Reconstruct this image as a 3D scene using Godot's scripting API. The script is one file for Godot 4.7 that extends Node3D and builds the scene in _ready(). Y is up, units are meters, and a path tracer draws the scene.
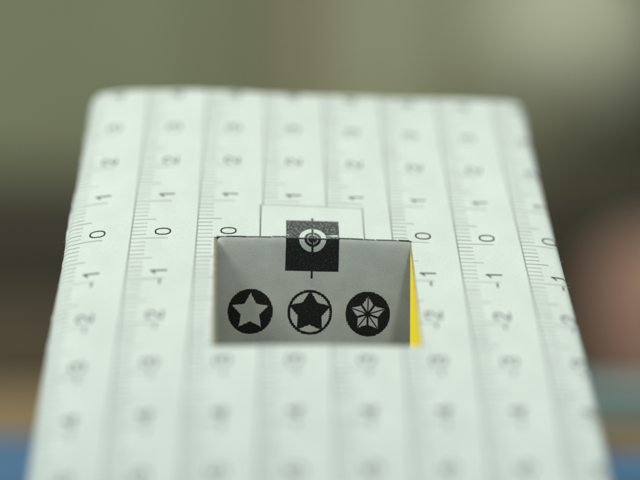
extends Node3D
# A folded paper focus chart, photographed from close by with a shallow depth of field.
# All lengths inside the builders are centimetres of the chart; CM turns them into metres.

const CM := 0.01
const PITCH := 1.2386          # spacing of the printed rulers
const EYE := 0.060             # camera height above the table, metres
const TEX := 2048
# ruler sheet in its own plane: u across, v away from the camera, h out of the sheet
const U_LEFT := -4.36
const U_RIGHT := 5.10
const V_FRONT := -7.1
const HOLE_FRONT := -2.55
const TEX_U0 := -4.6
const TEX_V1 := 5.1
const TEX_W := 10.0
const TEX_H := 12.5
const PANEL_W := 4.4           # printed area of the star panel
const PANEL_H := 3.4

var sheet_basis: Basis
var sheet_at: Vector3
var rough_noise := FastNoiseLite.new()


func _ready() -> void:
	# ---- camera
	var cam := Camera3D.new()
	cam.name = "camera"
	var lens := CameraAttributesPhysical.new()
	lens.frustum_focal_length = 12.0 * 1068.6 / 240.0
	lens.frustum_near = 0.02
	lens.frustum_far = 30.0
	lens.frustum_focus_distance = 0.2022
	lens.exposure_aperture = 2.45
	cam.attributes = lens
	cam.position = Vector3(0, EYE, 0)
	add_child(cam)
	cam.current = true
	# ---- surroundings: no sky, a dim even room light
	var env := Environment.new()
	env.background_mode = Environment.BG_COLOR
	env.background_color = Color(0.53, 0.55, 0.52)
	env.tonemap_mode = Environment.TONE_MAPPER_LINEAR
	env.tonemap_exposure = 0.95
	env.sdfgi_enabled = true
	env.ssao_enabled = true
	env.ssil_enabled = true
	var we := WorldEnvironment.new()
	we.name = "room_light"
	we.environment = env
	add_child(we)
	# ---- two room lamps above the frame: the stronger from the left, a weaker one overhead to the right
	room_lamp("room_lamp", Vector3(-1.05, 1.30, 0.12), Vector2(0.45, 0.35), 1.75)
	room_lamp("room_lamp", Vector3(0.42, 1.55, 0.14), Vector2(0.16, 0.16), 1.25)

	rough_noise.seed = 11
	rough_noise.frequency = 1.0
	var ro := -0.0826
	var th := 0.79
	var ps := 0.0823
	sheet_basis = Basis(Vector3(0, 0, 1), ro) * Basis(Vector3(1, 0, 0), th) * Basis(Vector3(0, 1, 0), ps)
	sheet_at = Vector3(-0.4683, 0.0364, -20.1973)

	build_setting()
	build_mat()
	build_chart()
	build_yellow_card()
	build_far_things()


func room_lamp(called: String, at: Vector3, size: Vector2, energy: float) -> void:
	var lamp := AreaLight3D.new()
	lamp.name = called
	lamp.area_size = size
	lamp.light_energy = energy
	lamp.light_color = Color(0.955, 1.0, 0.955)
	lamp.area_range = 8.0
	lamp.shadow_enabled = true
	lamp.position = at
	add_child(lamp, true)
	lamp.look_at(Vector3(0.0, EYE, -0.30), Vector3.FORWARD)


# ------------------------------------------------------------------ helpers
func tag(o: Node, label: String, category: String) -> void:
	o.set_meta("label", label)
	o.set_meta("category", category)


func thing(called: String, label: String, category: String, at: Vector3) -> Node3D:
	var o := Node3D.new()
	o.name = called
	o.position = at
	tag(o, label, category)
	add_child(o, true)
	return o


func put(st: SurfaceTool, called: String, m: Material, parent: Node = self) -> MeshInstance3D:
	var o := MeshInstance3D.new()
	o.name = called
	st.generate_normals()
	o.mesh = st.commit()
	o.material_override = m
	parent.add_child(o, true)
	return o


func begin() -> SurfaceTool:
	var st := SurfaceTool.new()
	st.begin(Mesh.PRIMITIVE_TRIANGLES)
	return st


# a grid of points (rows of equal length) as a smooth surface
func grid(st: SurfaceTool, rows: Array, uvs: Array = [], flip := false, smooth := 1) -> void:
	st.set_smooth_group(smooth)
	for j in rows.size() - 1:
		for i in rows[j].size() - 1:
			var q := [[j, i], [j, i + 1], [j + 1, i + 1], [j, i], [j + 1, i + 1], [j + 1, i]]
			if flip:
				q.reverse()
			for k in q:
				if uvs.size():
					st.set_uv(uvs[k[0]][k[1]])
				st.add_vertex(rows[k[0]][k[1]])


# a box with chamfered edges
func soft_box(st: SurfaceTool, c: Vector3, s: Vector3, r: float, seg := 3, turn := Basis()) -> void:
	var n := 6
	for axis in 3:
		for side in [-1.0, 1.0]:
			var rows := []
			for j in n + 1 + 2 * seg:
				var row := []
				for i in n + 1 + 2 * seg:
					var p := Vector3.ZERO
					p[axis] = side
					p[(axis + 1) % 3] = spread(i, n, seg, s[(axis + 1) % 3], r)
					p[(axis + 2) % 3] = spread(j, n, seg, s[(axis + 2) % 3], r)
					var full := Vector3(p)
					full[axis] = side * s[axis] / 2.0
					var inner := full.clamp(-s / 2.0 + Vector3.ONE * r, s / 2.0 - Vector3.ONE * r)
					var d := full - inner
					row.append(c + turn * (inner + d.normalized() * r))
				rows.append(row)
			grid(st, rows, [], side > 0)


func spread(i: int, n: int, seg: int, size: float, r: float) -> float:
	var half := size / 2.0
	if i < seg:
		return -half + r * (1.0 - tan((1.0 - float(i) / seg) * PI / 4.0))
	if i > n + seg:
		return half - r * (1.0 - tan(float(i - n - seg) / seg * PI / 4.0))
	return lerpf(-half + r, half - r, float(i - seg) / n)


func lathe(st: SurfaceTool, at: Vector3, profile: Array, segs := 32) -> void:
	var rows := []
	for p in profile:
		var row := []
		for i in segs + 1:
			var a := TAU * i / segs
			row.append(at + Vector3(p.x * cos(a), p.y, p.x * sin(a)))
		rows.append(row)
	grid(st, rows, [], true)


func plain(c: Color, rough := 0.8) -> StandardMaterial3D:
	var m := StandardMaterial3D.new()
	m.albedo_color = c.linear_to_srgb()
	m.roughness = rough
	return m


func noisy(lo: Color, hi: Color, freq: float, scale: Vector3, rough := 0.8, seed_ := 1) -> StandardMaterial3D:
	var m := StandardMaterial3D.new()
	var n := FastNoiseLite.new()
	n.seed = seed_
	n.frequency = freq
	n.fractal_octaves = 4
	var g := Gradient.new()
	g.set_color(0, lo.linear_to_srgb())
	g.set_color(1, hi.linear_to_srgb())
	var t := NoiseTexture2D.new()
	t.width = 256
	t.height = 256
	t.seamless = true
	t.noise = n
	t.color_ramp = g
	m.albedo_texture = t
	m.uv1_triplanar = true
	m.uv1_world_triplanar = true
	m.uv1_scale = scale
	m.roughness = rough
	return m


# ------------------------------------------------------------------ the sheet's own surface
func sheet_height(u: float, v: float) -> float:
	var vv := maxf(v, -5.6)
	var h := -0.0092 * u * u + 0.0015 * u * u * u - 0.0039 * vv * vv - 0.0082 * u * vv + 0.0024 * vv * vv * vv + 0.0006 * u * vv * vv + 0.0004 * u * u * vv
	var dl := maxf(u - U_LEFT, 0.0)
	var dr := maxf(U_RIGHT - u, 0.0)
	for d in [dl, dr]:
		if d < 0.8:
			h -= 0.10 * pow(1.0 - d / 0.8, 2.0)
		if d < 0.14:
			h -= 0.14 - sqrt(maxf(0.14 * 0.14 - pow(0.14 - d, 2.0), 0.0))
	var db := maxf(sheet_back(u) - v, 0.0)
	if db < 0.10:
		h -= 0.10 - sqrt(maxf(0.01 - pow(0.10 - db, 2.0), 0.0))
	h += 0.012 * rough_noise.get_noise_2d(u * 0.5, v * 0.5)
	h += 0.010 * exp(-v * v / 0.02) * rough_noise.get_noise_1d(u * 3.0 + 7.0)
	return h


func sheet_back(u: float) -> float:
	var v := 4.36 - 0.06 * exp(-pow(u + 0.3, 2.0)) + 0.10 * smoothstep(1.5, 4.0, u) + 0.015 * rough_noise.get_noise_1d(u * 2.0)
	for k in 2:
		var r: float = [0.28, 0.27][k]
		var d := u - U_LEFT if k == 0 else U_RIGHT - 0.0 - u
		if d < r:
			v -= r - sqrt(maxf(r * r - (r - d) * (r - d), 0.0))
	return v


func hole_left(v: float) -> float:
	return lerpf(-1.235, -1.18, clampf(v / HOLE_FRONT, 0, 1)) * PITCH + 0.006 * rough_noise.get_noise_1d(v * 5.0 + 40.0)


func hole_right(v: float) -> float:
	return lerpf(1.785, 1.775, clampf(v / HOLE_FRONT, 0, 1)) * PITCH + 0.006 * rough_noise.get_noise_1d(v * 5.0 + 80.0)


func world(u: float, h: float, v: float) -> Vector3:     # centimetres, camera at the origin
	return sheet_basis * Vector3(u, h, -v) + sheet_at


func on_sheet(u: float, v: float, below := 0.0) -> Vector3:
	return world(u, sheet_height(u, v) - below, v)


func tex_uv(u: float, v: float) -> Vector2:
	return Vector2((u - TEX_U0) / TEX_W, (TEX_V1 - v) / TEX_H)


# ------------------------------------------------------------------ print
class Ink:
	var w: int
	var h: int
	var px: float        # pixels per cm across
	var py: float        # pixels per cm down
	var u0: float
	var v1: float
	var a := PackedFloat32Array()

	func _init(w_: int, h_: int, u0_: float, v1_: float, cw: float, ch: float) -> void:
		w = w_
		h = h_
		u0 = u0_
		v1 = v1_
		px = w / cw
		py = h / ch
		a.resize(w * h)

	# shape: signed distance in cm, negative inside; teeth: how far the printer's raster frays an edge
	func fill(lo: Vector2, hi: Vector2, shape: Callable, value := 1.0, teeth := 0.007, erase := false) -> void:
		var soft := 0.6 / px
		for j in range(maxi(0, int((v1 - hi.y) * py) - 3), mini(h, int((v1 - lo.y) * py) + 4)):
			for i in range(maxi(0, int((lo.x - u0) * px) - 3), mini(w, int((hi.x - u0) * px) + 4)):
				var u := u0 + (i + 0.5) / px
				var v := v1 - (j + 0.5) / py
				var d: float = shape.call(Vector2(u, v))
				d += teeth * (absf(fposmod(v / 0.037, 1.0) - 0.5) + absf(fposmod(u / 0.037, 1.0) - 0.5) - 0.5) * (1.5 + sin(u * 9.0 + v * 23.0) * 0.7 + sin(u * 31.0 - v * 7.0) * 0.5)
				var c := clampf(0.5 - d / (2.0 * soft), 0.0, 1.0)
				if c > 0.0:
					var k := j * w + i
					a[k] = a[k] * (1.0 - c * value) if erase else maxf(a[k], c * value)

	func stroke(p: Vector2, q: Vector2, width: float, value := 1.0, teeth := 0.0, erase := false) -> void:
		var pad := Vector2.ONE * width
		var pq := q - p
		var l2 := maxf(pq.length_squared(), 1e-9)
		var f := func(x: Vector2) -> float:
			var t := clampf((x - p).dot(pq) / l2, 0.0, 1.0)
			return x.distance_to(p + pq * t) - width / 2.0
		fill(p.min(q) - pad, p.max(q) + pad, f, value, teeth, erase)

	# a thin rule as the printer lays it: a run of short slanted dashes
	func rule(p: Vector2, q: Vector2, width: float, value: float) -> void:
		var n := maxi(1, int(p.distance_to(q) / 0.037))
		for i in n:
			var s := p.lerp(q, (i + 0.06) / n)
			var e := p.lerp(q, (i + 0.80) / n)
			var side := (q - p).orthogonal().normalized() * 0.010
			stroke(s - side, e + side, width, value)
		stroke(p, q, width * 0.5, value * 0.35)


static func in_star(x: Vector2, c: Vector2, r: float, ratio: float) -> float:
	var p := x - c
	var ang := fposmod(atan2(p.x, p.y) + PI / 5.0, TAU / 5.0) - PI / 5.0
	var q := Vector2(absf(sin(ang)), cos(ang)) * p.length()
	var tip := Vector2(0, r)
	var dent := Vector2(sin(PI / 5.0), cos(PI / 5.0)) * r * ratio
	var n := (dent - tip).orthogonal().normalized()
	if n.dot(tip) < 0.0:
		n = -n
	return (q - tip).dot(n)


const GLYPHS := {
	0: [[[0.5, 0.0], [0.24, 0.05], [0.08, 0.25], [0.04, 0.5], [0.08, 0.75], [0.24, 0.95], [0.5, 1.0], [0.76, 0.95], [0.92, 0.75], [0.96, 0.5], [0.92, 0.25], [0.76, 0.05], [0.5, 0.0]]],
	1: [[[0.60, 0.0], [0.60, 1.0], [0.50, 0.86], [0.22, 0.72]]],
	2: [[[0.95, 0.0], [0.06, 0.0], [0.16, 0.18], [0.70, 0.48], [0.88, 0.70], [0.80, 0.92], [0.50, 1.0], [0.20, 0.92], [0.08, 0.72]]],
	3: [[[0.08, 0.24], [0.22, 0.05], [0.5, 0.0], [0.82, 0.08], [0.92, 0.28], [0.78, 0.48], [0.45, 0.53], [0.76, 0.60], [0.86, 0.78], [0.74, 0.95], [0.48, 1.0], [0.22, 0.95], [0.10, 0.78]]],
	4: [[[0.72, 0.0], [0.72, 1.0], [0.04, 0.25], [0.98, 0.25]]],
	5: [[[0.06, 0.22], [0.22, 0.04], [0.5, 0.0], [0.82, 0.10], [0.94, 0.34], [0.82, 0.57], [0.5, 0.64], [0.24, 0.60], [0.10, 0.48], [0.20, 1.0], [0.88, 1.0]]],
	6: [[[0.88, 0.80], [0.75, 0.96], [0.5, 1.0], [0.2, 0.88], [0.06, 0.5], [0.14, 0.12], [0.5, 0.0], [0.84, 0.1], [0.94, 0.32], [0.82, 0.56], [0.5, 0.62], [0.18, 0.52], [0.08, 0.36]]],
}


func number(ink: Ink, n: int, base_u: float, at_v: float) -> void:
	var tall := 0.285
	var wide := 0.175
	var start := at_v + 0.085
	for line in GLYPHS[absi(n)]:
		for i in line.size() - 1:
			var p := Vector2(base_u - line[i][1] * tall, start + line[i][0] * wide)
			var q := Vector2(base_u - line[i + 1][1] * tall, start + line[i + 1][0] * wide)
			ink.stroke(p, q, 0.031, 0.98, 0.003)
	if n < 0:
		ink.stroke(Vector2(base_u - tall * 0.38, at_v - 0.115), Vector2(base_u - tall * 0.38, at_v - 0.035), 0.033, 0.95, 0.003)


func target_mark(ink: Ink, c: Vector2, top: float, bottom: float) -> void:
	var half := 0.502
	ink.fill(c + Vector2(-half, bottom), c + Vector2(half, top), func(x: Vector2) -> float:
		return maxf(absf(x.x - c.x) - half, maxf(x.y - c.y - top, c.y + bottom - x.y)), 1.0, 0.018)
	ink.fill(c - Vector2.ONE * 0.27, c + Vector2.ONE * 0.27, func(x: Vector2) -> float:
		return absf(x.distance_to(c) - 0.208) - 0.049, 0.93, 0.005, true)
	ink.fill(c - Vector2.ONE * 0.13, c + Vector2.ONE * 0.13, func(x: Vector2) -> float:
		return absf(x.distance_to(c) - 0.098) - 0.010, 0.62, 0.004, true)
	ink.stroke(c + Vector2(0, bottom - 0.12), c + Vector2(0, top + 0.06), 0.034, 1.0, 0.010)
	ink.stroke(c + Vector2(-half, 0), c + Vector2(half, 0), 0.03, 1.0, 0.008)
	for s in [-1.0, 1.0]:
		ink.stroke(c + Vector2(0.018, 0.055 * s), c + Vector2(0.018, 0.13 * s), 0.010, 0.5, 0.0, true)


func paper_maps(ink: Ink, m: StandardMaterial3D, tint: Color, grain: float, seed_: int, solid := Rect2i(), worn := 0.0) -> void:
	var n := FastNoiseLite.new()
	n.seed = seed_
	n.frequency = 0.09
	n.fractal_octaves = 4
	var fine := n.get_image(ink.w, ink.h).get_data()
	n.seed = seed_ + 5
	n.frequency = 0.006
	var broad := n.get_image(ink.w, ink.h).get_data()
	var color := PackedByteArray()
	color.resize(ink.w * ink.h * 3)
	var rough := PackedByteArray()
	rough.resize(ink.w * ink.h)
	var bump := PackedByteArray()
	bump.resize(ink.w * ink.h)
	var dark := Color(0.012, 0.013, 0.013)
	var tr := tint.r
	var tg := tint.g
	var tb := tint.b
	var curve := PackedByteArray()
	curve.resize(1025)
	for i in 1025:
		curve[i] = int(clampf(pow(i / 1024.0, 1.0 / 2.2), 0, 1) * 255.0)
	for k in ink.w * ink.h:
		var f := fine[k] / 255.0 - 0.5
		var c := ink.a[k]
		var shine := 0.10
		if c > 0.0:
			c *= clampf(0.985 + f * 0.10, 0.0, 1.0)
			if solid.has_point(Vector2i(k % ink.w, k / ink.w)):
				shine = 0.42
				c *= clampf(1.0 - worn * clampf(0.4 + f * 3.4, 0.0, 3.0), 0.0, 1.0)
		var s := (1.0 + f * grain + (broad[k] / 255.0 - 0.5) * grain * 0.8) * (1.0 - c)
		color[k * 3] = curve[int(clampf(tr * s + dark.r * c, 0, 1) * 1024.0)]
		color[k * 3 + 1] = curve[int(clampf(tg * s + dark.g * c, 0, 1) * 1024.0)]
		color[k * 3 + 2] = curve[int(clampf(tb * s + dark.b * c, 0, 1) * 1024.0)]
		rough[k] = int(255.0 * clampf(0.92 - shine * c + f * shine * c, 0.2, 1.0))
		bump[k] = fine[k]
	m.albedo_texture = ImageTexture.create_from_image(Image.create_from_data(ink.w, ink.h, false, Image.FORMAT_RGB8, color))
	m.roughness = 1.0
	m.roughness_texture = ImageTexture.create_from_image(Image.create_from_data(ink.w, ink.h, false, Image.FORMAT_L8, rough))
	m.metallic_specular = 0.35 if worn > 0.0 else 0.2
	m.heightmap_enabled = true
	m.heightmap_scale = 0.0016 if worn > 0.0 else 0.0010
	m.heightmap_texture = ImageTexture.create_from_image(Image.create_from_data(ink.w, ink.h, false, Image.FORMAT_L8, bump))
	m.texture_repeat = false


func ruler_print() -> StandardMaterial3D:
	var ink := Ink.new(TEX, TEX, TEX_U0, TEX_V1, TEX_W, TEX_H)
	var rng := RandomNumberGenerator.new()
	rng.seed = 5
	var box_l := -0.535 * PITCH
	var box_r := 1.065 * PITCH
	var box_t := 0.90
	for k in 8:
		var x := (k - 3.5) * PITCH
		for step in range(-68, 50):
			var v := step * 0.1
			var boxed := v < box_t + 0.02 and v > -0.02 and (k == 3 or k == 4)
			var full := step % 10 == 0
			var length := 0.57 if full else 0.365 if step % 5 == 0 else 0.235
			if boxed:
				continue
			ink.rule(Vector2(x, v), Vector2(x + length * PITCH, v), 0.013, rng.randf_range(0.50, 0.82))
			if full and absi(step) <= 60 and not (boxed or (k == 3 or k == 4) and step == 0):
				number(ink, step / 10, x + 0.595 * PITCH, v)
		if k > 0:
			for part in ([[-6.8, 0.0], [box_t, 4.9]] if k == 3 or k == 4 else [[-6.8, 4.9]]):
				ink.rule(Vector2(x, part[0]), Vector2(x, part[1]), 0.019, 0.62)
	ink.rule(Vector2(box_l, 0), Vector2(box_l, box_t), 0.020, 0.85)
	ink.rule(Vector2(box_r, 0), Vector2(box_r, box_t), 0.016, 0.8)
	ink.rule(Vector2(box_l, box_t), Vector2(box_r, box_t - 0.02), 0.014, 0.65)
	# the fold line
	var at := -1.19 * PITCH
	while at < 1.79 * PITCH:
		var run := rng.randf_range(0.10, 0.40)
		var off := rng.randf_range(-0.008, 0.010)
		ink.rule(Vector2(at, 0.014 + off), Vector2(minf(at + run, 1.79 * PITCH), 0.014 + off), rng.randf_range(0.028, 0.044), rng.randf_range(0.85, 1.0))
		at += run + (rng.randf_range(0.01, 0.03) if rng.randf() < 0.3 else 0.0)
	target_mark(ink, Vector2(0.268 * PITCH, 0.0), 0.485, -0.62)
	# toner cracked away along the fold
	for i in 26:
		var u := rng.randf_range(-0.14, 0.67) * PITCH
		if absf(u - 0.268 * PITCH) < 0.24:
			continue
		var l := rng.randf_range(0.01, 0.07)
		var v := 0.075 + rng.randf_range(-0.018, 0.022)
		ink.stroke(Vector2(u - l, v), Vector2(u + l, v + rng.randf_range(-0.015, 0.015)), rng.randf_range(0.008, 0.02), rng.randf_range(0.4, 0.9), 0.004, true)
	for i in 160:
		var p := Vector2(rng.randf_range(-0.14, 0.67) * PITCH, rng.randf_range(0.0, 0.48))
		ink.stroke(p, p + Vector2(rng.randf_range(-0.012, 0.012), rng.randf_range(-0.012, 0.012)), 0.006, rng.randf_range(0.1, 0.4), 0.0, true)
	var m := StandardMaterial3D.new()
	paper_maps(ink, m, Color(0.80, 0.825, 0.812), 0.10, 21, Rect2i(int((-0.16 * PITCH - TEX_U0) * ink.px), int((TEX_V1 - 0.52) * ink.py), int(1.05 * ink.px), int(0.62 * ink.py)), 0.20)
	return m


func star_print() -> StandardMaterial3D:
	# u along the fold from the middle of the target, v down from the fold (negative)
	var ink := Ink.new(1320, 1020, -2.3, 0.2, PANEL_W, PANEL_H)
	target_mark(ink, Vector2.ZERO, 0.485, -0.62)
	var y := -1.395
	var a := Vector2(-1.14, y)
	var b := Vector2(-0.015, y)
	var c := Vector2(1.085, y)
	var r := 0.425
	for p in [a, c]:
		ink.fill(p - Vector2.ONE * r, p + Vector2.ONE * r, func(x: Vector2) -> float: return x.distance_to(p) - r, 1.0, 0.015)
	ink.fill(a - Vector2.ONE * r, a + Vector2.ONE * r, func(x: Vector2) -> float: return in_star(x, a, 0.352, 0.52), 1.0, 0.012, true)
	ink.fill(b - Vector2.ONE * r, b + Vector2.ONE * r, func(x: Vector2) -> float: return absf(x.distance_to(b) - 0.398) - 0.025, 1.0, 0.014)
	ink.fill(b - Vector2.ONE * r, b + Vector2.ONE * r, func(x: Vector2) -> float: return in_star(x, b, 0.412, 0.57), 1.0, 0.014)
	ink.fill(c - Vector2.ONE * r, c + Vector2.ONE * r, func(x: Vector2) -> float: return in_star(x, c, 0.335, 0.58), 1.0, 0.012, true)
	for i in 10:
		var d := Vector2(sin(i * PI / 5.0), cos(i * PI / 5.0))
		ink.stroke(c, c + d * (0.31 if i % 2 == 0 else 0.19), 0.024 if i % 2 == 0 else 0.042, 1.0, 0.005)
	ink.fill(c - Vector2.ONE * 0.1, c + Vector2.ONE * 0.1, func(x: Vector2) -> float: return x.distance_to(c) - 0.055, 1.0, 0.006)
	var rng := RandomNumberGenerator.new()
	rng.seed = 8
	for i in 90:
		var p := Vector2(rng.randf_range(-0.48, 0.48), rng.randf_range(-0.6, -0.02))
		ink.stroke(p, p + Vector2(rng.randf_range(-0.02, 0.02), rng.randf_range(-0.02, 0.02)), 0.006, rng.randf_range(0.03, 0.22), 0.0, true)
	for i in 14:
		var p := Vector2(rng.randf_range(-2.2, 2.0), rng.randf_range(-2.3, -0.1))
		ink.stroke(p, p + Vector2(rng.randf_range(-0.02, 0.02), rng.randf_range(-0.01, 0.01)), 0.010, rng.randf_range(0.2, 0.6))
	var m := StandardMaterial3D.new()
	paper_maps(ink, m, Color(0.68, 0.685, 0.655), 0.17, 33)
	return m


# ------------------------------------------------------------------ the chart
func build_chart() -> void:
	var base := Vector3(sheet_at.x * CM, 0.002, sheet_at.z * CM)
	var chart := thing("focus_chart", "white folded paper focus chart with ruler strips, cut-out window and printed stars", "focus chart", base)
	var to_local := func(p: Vector3) -> Vector3: return p * CM + Vector3(0, EYE, 0) - base
	var thick := 0.034
	# columns of the sheet, as places in three spans: left of the window, over it, right of it
	var spans := [[], [], []]
	for i in 41: spans[0].append(edge_ease(i / 40.0, true))
	for i in 25: spans[1].append(i / 24.0)
	for i in 41: spans[2].append(edge_ease(i / 40.0, false))
	var top := begin()
	var under := begin()
	for zone in 3:                 # before, beside and behind the window
		var vs := []
		var count: int = [34, 26, 46][zone]
		for j in count + 1:
			vs.append(float(j) / count)
		for span in 3:
			if zone == 1 and span == 1:
				continue
			var rows := []
			var lows := []
			var uvs := []
			for t in vs:
				var row := []
				var low := []
				var uv := []
				for s in spans[span]:
					var p := sheet_place(zone, span, s, t)
					row.append(to_local.call(on_sheet(p.x, p.y)))
					low.append(to_local.call(on_sheet(p.x, p.y, thick)))
					uv.append(tex_uv(p.x, p.y))
				rows.append(row)
				lows.append(low)
				uvs.append(uv)
			grid(top, rows, uvs, true)
			grid(under, lows, [], false)
	var paper := ruler_print()
	put(top, "ruler_sheet", paper, chart)
	var back_paper := noisy(Color(0.66, 0.65, 0.60), Color(0.74, 0.73, 0.68), 0.03, Vector3(30, 30, 30), 0.9, 4)
	put(under, "sheet_underside", back_paper, chart)
	# the cut edge of the window: soft yellowed board
	var rim := begin()
	var ring := []
	for i in 31: ring.append(Vector2(hole_left(HOLE_FRONT * i / 30.0), HOLE_FRONT * i / 30.0))
	for i in range(1, 31): ring.append(Vector2(lerpf(hole_left(HOLE_FRONT), hole_right(HOLE_FRONT), i / 30.0), window_front(i / 30.0)))
	for i in range(1, 31): ring.append(Vector2(hole_right(HOLE_FRONT * (1.0 - i / 30.0)), HOLE_FRONT * (1.0 - i / 30.0)))
	var ra := []
	var rm := []
	var rb := []
	var mid := Vector2(0.3 * PITCH, HOLE_FRONT / 2.0)
	for p in ring:
		var inward: Vector2 = (mid - p).sign() * (0.065 if p.x < mid.x else 0.018)
		if p.y > -0.02: inward.y = 0.0
		ra.append(to_local.call(on_sheet(p.x, p.y, 0.001)))
		rm.append(to_local.call(on_sheet(p.x + inward.x, p.y, thick * 0.6)))
		rb.append(to_local.call(on_sheet(p.x + inward.x * 0.9, p.y, thick + 0.045)))
	grid(rim, [ra, rm, rb])
	put(rim, "window_rim", noisy(Color(0.34, 0.29, 0.18), Color(0.62, 0.57, 0.42), 0.05, Vector3(60, 60, 60), 0.95, 7), chart)
	# folded-down walls
	var wall_paper := noisy(Color(0.72, 0.74, 0.71), Color(0.80, 0.82, 0.79), 0.03, Vector3(20, 20, 20), 0.9, 12)
	var floor_y := -EYE / CM + 0.2
	for side in 2:
		var st := begin()
		var rows := [[], [], [], []]
		for zone in 3:
			for j in 31:
				var p := sheet_place(zone, 0 if side == 0 else 2, 0.0 if side == 0 else 1.0, j / 30.0)
				var a := on_sheet(p.x, p.y)
				var outward := -0.006 if side == 0 else 0.006
				for k in 4:
					var f: float = [0.0, 0.01, 0.5, 1.0][k]
					var b := Vector3(a.x + outward * minf(k, 1) - 0.15 * sin(f * PI) * (1 if side == 1 else -1), lerpf(a.y, floor_y, f), a.z)
					rows[k].append(to_local.call(b))
		grid(st, rows, [], side == 0)
		put(st, "side_wall", wall_paper, chart)
	for end in 1:
		var st := begin()
		var rows := [[], [], []]
		for span in 3:
			for s in spans[span]:
				var p := sheet_place(0 if end == 0 else 2, span, s, 0.0 if end == 0 else 1.0)
				var a := on_sheet(p.x, p.y)
				for k in 3:
					rows[k].append(to_local.call(Vector3(a.x, lerpf(a.y, floor_y, k / 2.0), a.z + (0.004 if end == 0 else -0.004) * minf(k, 1))))
		grid(st, rows, [], end == 1)
		put(st, "front_wall", wall_paper, chart)
	# loose fibres along the worn outer edges
	var rng := RandomNumberGenerator.new()
	rng.seed = 41
	var fib := begin()
	for i in 30:
		var right := i % 3 == 0
		var v := rng.randf_range(-1.6, 2.2)
		var root := on_sheet(U_RIGHT - 0.02 if right else U_LEFT + 0.02, v, 0.0)
		var dir := Vector3((1.0 if right else -1.0) * rng.randf_range(0.15, 1.0), rng.randf_range(-0.3, 0.9), rng.randf_range(-0.6, 0.6)).normalized()
		var bend := Vector3(rng.randf_range(-1, 1), rng.randf_range(-1, 1), rng.randf_range(-1, 1)) * 0.03
		var long := rng.randf_range(0.02, 0.075)
		var rows := []
		for j in 6:
			var t := j / 5.0
			var c := root + dir * long * t + bend * t * t
			var row := []
			for k in 4:
				var a := TAU * k / 3.0
				row.append(to_local.call(c + Vector3(cos(a), sin(a), 0) * 0.0022 * (1.0 - 0.6 * t)))
			rows.append(row)
		grid(fib, rows, [])
	put(fib, "paper_fibres", wall_paper, chart).set_meta("kind", "stuff")
	# the star panel, folded straight down at the far side of the window
	var uc := 0.268 * PITCH
	var f0 := on_sheet(uc - 1.0, 0.0)
	var f1 := on_sheet(uc + 1.0, 0.0)
	var along := f1 - f0
	along.z = 0
	along = along.normalized()
	var down := Vector3(along.y, -along.x, 0)
	var st := begin()
	var front := []
	var fuv := []
	var right_edge := 1.772 * PITCH - uc
	for j in 25:
		var s := 0.0 if j == 0 else pow(j / 24.0, 1.6) * 4.6
		var row := []
		var uv := []
		for i in 33:
			var x := lerpf(-1.86, right_edge + 0.024 * s, i / 32.0)
			var f := on_sheet(uc + x, 0.0, 0.0)
			if x < hole_left(0) - uc: f = on_sheet(hole_left(0), 0.0, 0.0) + along * (x - hole_left(0) + uc)
			var crest := 0.03 * (1.0 - exp(-s / 0.05))
			var bow := 0.03 * sin(clampf(s / 4.6, 0, 1) * PI) * cos(x * 0.5)
			var p := f + down * s + Vector3(0, 0, crest * 0.6 + bow)
			if x < hole_left(0) - uc + 0.02 and s < 0.12: p += down * (0.12 - s) * 0.9
			row.append(to_local.call(p))
			uv.append(Vector2((x + 2.3) / PANEL_W, (0.2 + s) / PANEL_H))
		front.append(row)
		fuv.append(uv)
	grid(st, front, fuv)
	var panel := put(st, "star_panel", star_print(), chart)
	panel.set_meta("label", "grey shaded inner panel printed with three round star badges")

func edge_ease(t: float, at_start: bool) -> float:
	var s := t if at_start else 1.0 - t
	s = pow(s, 1.9)
	return s if at_start else 1.0 - s


func window_front(s: float) -> float:
	return HOLE_FRONT + 0.02 * sin(s * 5.0) * s * (1.0 - s) + 0.02 * s


func sheet_place(zone: int, span: int, s: float, t: float) -> Vector2:
	var v := 0.0
	var left := U_LEFT
	var right := U_RIGHT
	var hv := lerpf(HOLE_FRONT, 0.0, t) if zone == 1 else HOLE_FRONT if zone == 0 else 0.0
	var hl := hole_left(hv)
	var hr := hole_right(hv)
	var u := lerpf(left, hl, s) if span == 0 else lerpf(hl, hr, s) if span == 1 else lerpf(hr, right, s)
	var front := window_front(0.0) if span == 0 else window_front(s) if span == 1 else window_front(1.0)
	if zone == 0:
		v = lerpf(V_FRONT, front, t)
	elif zone == 1:
		v = lerpf(front, 0.0, t)
	else:
		var e := 1.0 - pow(1.0 - t, 1.5)
		v = lerpf(0.0, sheet_back(u), e)
	# worn, slightly torn outer edges
	var worn := 0.03 * rough_noise.get_noise_1d(v * 1.7 + 300.0 * span) + 0.02 * rough_noise.get_noise_1d(v * 9.0 + 50.0 * span)
	if span == 0:
		u += worn * pow(1.0 - s, 6.0) - 0.03 * exp(-pow((v - 0.7) / 0.7, 2.0)) * pow(1.0 - s, 8.0)
	if span == 2:
		u += worn * pow(s, 6.0)
	return Vector2(u, v)


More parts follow.
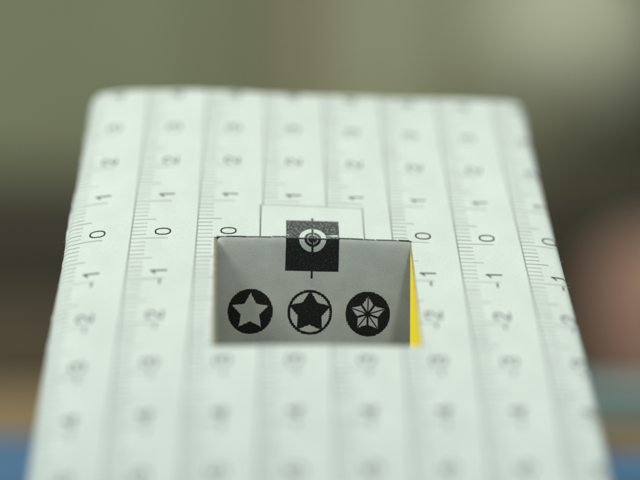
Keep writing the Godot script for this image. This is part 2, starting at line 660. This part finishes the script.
# ------------------------------------------------------------------ what lies behind, far out of focus
func build_setting() -> void:
	var st := begin()
	soft_box(st, Vector3(0, -0.785, -1.0), Vector3(5, 0.03, 5), 0.01)
	var fl := put(st, "floor", noisy(Color(0.10, 0.08, 0.055), Color(0.14, 0.11, 0.08), 0.03, Vector3(2, 2, 2), 0.7, 2))
	fl.set_meta("kind", "structure")
	fl.set_meta("label", "dark brown floor below the table")
	# table
	var t := thing("table", "tan wooden table top carrying the blue mat and the chart", "table", Vector3(0, -0.77, -0.24))
	var w := begin()
	soft_box(w, Vector3(0, 0.758, 0), Vector3(1.1, 0.024, 0.40), 0.004)
	var wood := noisy(Color(0.23, 0.145, 0.075), Color(0.31, 0.205, 0.11), 0.02, Vector3(3, 3, 22), 0.55, 3)
	put(w, "table_top", wood, t)
	for x in [-0.5, 0.5]:
		for z in [-0.16, 0.16]:
			var l := begin()
			soft_box(l, Vector3(x, 0.373, z), Vector3(0.04, 0.746, 0.04), 0.004)
			put(l, "leg", wood, t)
	# wall hung with an olive curtain
	var wl := begin()
	soft_box(wl, Vector3(0, 0.6, -2.35), Vector3(5, 2.74, 0.1), 0.01)
	var wall := put(wl, "wall", plain(Color(0.12, 0.115, 0.08), 0.9))
	wall.set_meta("kind", "structure")
	wall.set_meta("label", "plain olive wall behind the curtain")


func build_mat() -> void:
	var m := begin()
	var out := [Vector2(-0.22, -0.335), Vector2(0.24, -0.268), Vector2(0.235, -0.075), Vector2(-0.225, -0.075)]
	var c := Vector2(0, -0.18)
	var lo := []
	var a := []
	var b := []
	var mid := []
	for i in 5:
		var p: Vector2 = out[i % 4]
		var q: Vector2 = p + (c - p).normalized() * 0.0005
		lo.append(Vector3(p.x, 0.0001, p.y))
		a.append(Vector3(p.x, 0.0014, p.y))
		b.append(Vector3(q.x, 0.0019, q.y))
		mid.append(Vector3(c.x, 0.0019, c.y))
	grid(m, [lo, a, b, mid], [], false, -1)
	var o := put(m, "table_mat", noisy(Color(0.06, 0.145, 0.29), Color(0.08, 0.18, 0.34), 0.05, Vector3(14, 14, 14), 0.6, 14))
	tag(o, "blue mat lying flat on the tan table under the chart", "mat")


# a sloping piece of yellow card behind the open back of the chart; the window shows a sliver of it
func build_yellow_card() -> void:
	var st := begin()
	var a := []
	var lines := [Vector2(-0.2482, 0.0024), Vector2(-0.2500, 0.0032), Vector2(-0.2995, 0.0690), Vector2(-0.3003, 0.0697), Vector2(-0.3011, 0.0690), Vector2(-0.3090, 0.0022), Vector2(-0.3084, 0.0020), Vector2(-0.3003, 0.0685), Vector2(-0.2500, 0.0024)]
	for p in lines:
		var row := []
		for i in 11:
			var x := lerpf(-0.004, 0.046, i / 10.0)
			row.append(Vector3(x, p.y, p.x + 0.0004 * sin(i * 0.9)))
		a.append(row)
	grid(st, a, [], false, -1)
	var o := put(st, "yellow_card", noisy(Color(0.95, 0.68, 0.004), Color(0.98, 0.73, 0.006), 0.03, Vector3(40, 40, 40), 0.8, 9))
	tag(o, "bright yellow folded card glimpsed through the right side of the chart's window", "card")


func build_far_things() -> void:
	# grey-blue book on the right
	var k := thing("closed_book", "grey blue closed book on the table behind the chart at right", "book", Vector3(0.125, 0.0, -0.364))
	var st := begin()
	var turn := Basis(Vector3.UP, -0.05)
	for y in [0.0012, 0.0088]:
		soft_box(st, Vector3(0, y, 0), Vector3(0.11, 0.0018, 0.036), 0.0007, 2, turn)
	put(st, "cover", plain(Color(0.22, 0.33, 0.36), 0.6), k)
	var pg := begin()
	soft_box(pg, Vector3(0, 0.005, 0.0), Vector3(0.104, 0.0056, 0.033), 0.0006, 2, turn)
	put(pg, "pages", plain(Color(0.30, 0.42, 0.44), 0.9), k)
	# dark sofa
	var s := thing("sofa", "dark brown sofa out of focus behind the table", "sofa", Vector3(0, -0.77, -1.35))
	var hide := noisy(Color(0.042, 0.033, 0.018), Color(0.066, 0.050, 0.029), 0.03, Vector3(3, 3, 3), 0.6, 6)
	var bk := begin()
	soft_box(bk, Vector3(0, 0.50, -0.22), Vector3(2.3, 0.86, 0.20), 0.08)
	put(bk, "backrest", hide, s)
	var se := begin()
	soft_box(se, Vector3(0, 0.34, 0.13), Vector3(2.3, 0.56, 0.50), 0.05)
	put(se, "seat", hide, s)
	for x in [-1.05, 1.05]:
		for z in [-0.2, 0.3]:
			var l := begin()
			soft_box(l, Vector3(x, 0.03, z), Vector3(0.06, 0.06, 0.06), 0.008)
			put(l, "foot", hide, s)
	# cushions
	cushion("pink_cushion", "pink cushion out of focus at right behind the chart", Vector3(0.385, -0.03, -1.12), Vector3(0.10, 0.10, 0.07), noisy(Color(0.42, 0.23, 0.18), Color(0.50, 0.285, 0.225), 0.03, Vector3(6, 6, 6), 0.9, 16))
	cushion("brown_cushion", "dull brown cushion out of focus at left behind the chart", Vector3(-0.34, -0.085, -1.15), Vector3(0.15, 0.075, 0.06), noisy(Color(0.10, 0.07, 0.045), Color(0.13, 0.095, 0.06), 0.03, Vector3(6, 6, 6), 0.9, 17))
	# two curtains that meet behind the post
	curtain(-2.2, -0.065, noisy(Color(0.42, 0.43, 0.28), Color(0.49, 0.49, 0.33), 0.02, Vector3(1.5, 1.5, 1.5), 0.95, 22), "olive green curtain out of focus on the left of the brown post")
	curtain(-0.055, 0.62, noisy(Color(0.62, 0.61, 0.43), Color(0.70, 0.68, 0.48), 0.02, Vector3(1.5, 1.5, 1.5), 0.95, 23), "paler beige green curtain out of focus on the right of the brown post")
	var pt := begin()
	lathe(pt, Vector3.ZERO, [Vector2(0.0001, 0), Vector2(0.05, 0), Vector2(0.05, 0.02), Vector2(0.022, 0.03), Vector2(0.022, 1.75), Vector2(0.03, 1.77), Vector2(0.0001, 1.80)], 20)
	var post := put(pt, "upright_post", plain(Color(0.44, 0.35, 0.20), 0.6))
	post.position = Vector3(-0.04, -0.77, -1.95)
	tag(post, "slim brown upright post out of focus behind the chart's top edge", "post")
	# pale globe lamp, not lit
	var f := thing("floor_lamp", "pale unlit globe lamp out of focus at upper right", "lamp", Vector3(0.43, -0.77, -1.85))
	var gl := begin()
	var prof := []
	for i in 25:
		var t := PI * i / 24.0
		prof.append(Vector2(0.17 * sin(t) + 0.0001, 1.165 - 0.17 * cos(t)))
	lathe(gl, Vector3.ZERO, prof)
	put(gl, "globe", plain(Color(0.76, 0.74, 0.56), 0.5), f)
	var po := begin()
	lathe(po, Vector3.ZERO, [Vector2(0.0001, 0), Vector2(0.12, 0), Vector2(0.12, 0.015), Vector2(0.008, 0.022), Vector2(0.006, 0.5), Vector2(0.006, 1.02)], 20)
	put(po, "pole", plain(Color(0.22, 0.22, 0.15), 0.5), f)


func cushion(called: String, label: String, at: Vector3, r: Vector3, m: Material) -> void:
	var st := begin()
	var rows := []
	for j in 25:
		var a := PI * (j / 24.0 - 0.5)
		var row := []
		for i in 49:
			var b := TAU * i / 48.0
			var p := Vector3(cos(b), sin(b), 0) * pow(cos(a) + 1e-4, 0.7)
			var sq := pow(pow(absf(cos(b)), 3.2) + pow(absf(sin(b)), 3.2), -1.0 / 3.2)
			row.append(Vector3(p.x * sq * r.x, p.y * sq * r.y, sin(a) * r.z))
		rows.append(row)
	grid(st, rows, [], true)
	var o := put(st, called, m)
	o.position = at
	tag(o, label, "cushion")


func curtain(from: float, to: float, cloth: Material, label: String) -> void:
	var c := begin()
	var rows := []
	var lo := []
	var n := FastNoiseLite.new()
	n.seed = 3
	n.frequency = 1.0
	for j in 2:
		var row := []
		var back := []
		for i in 161:
			var x := lerpf(from, to, i / 160.0)
			var z := -2.16 + 0.06 * sin(x * 11.0 + 1.2 * sin(x * 3.1)) + 0.05 * n.get_noise_1d(x * 3.0)
			row.append(Vector3(x, -0.74 + 2.7 * j, z))
			back.append(Vector3(x, -0.74 + 2.7 * j, z - 0.004))
		rows.append(row)
		lo.append(back)
	grid(c, rows, [], false)
	grid(c, lo, [], true)
	tag(put(c, "curtain", cloth), label, "curtain")
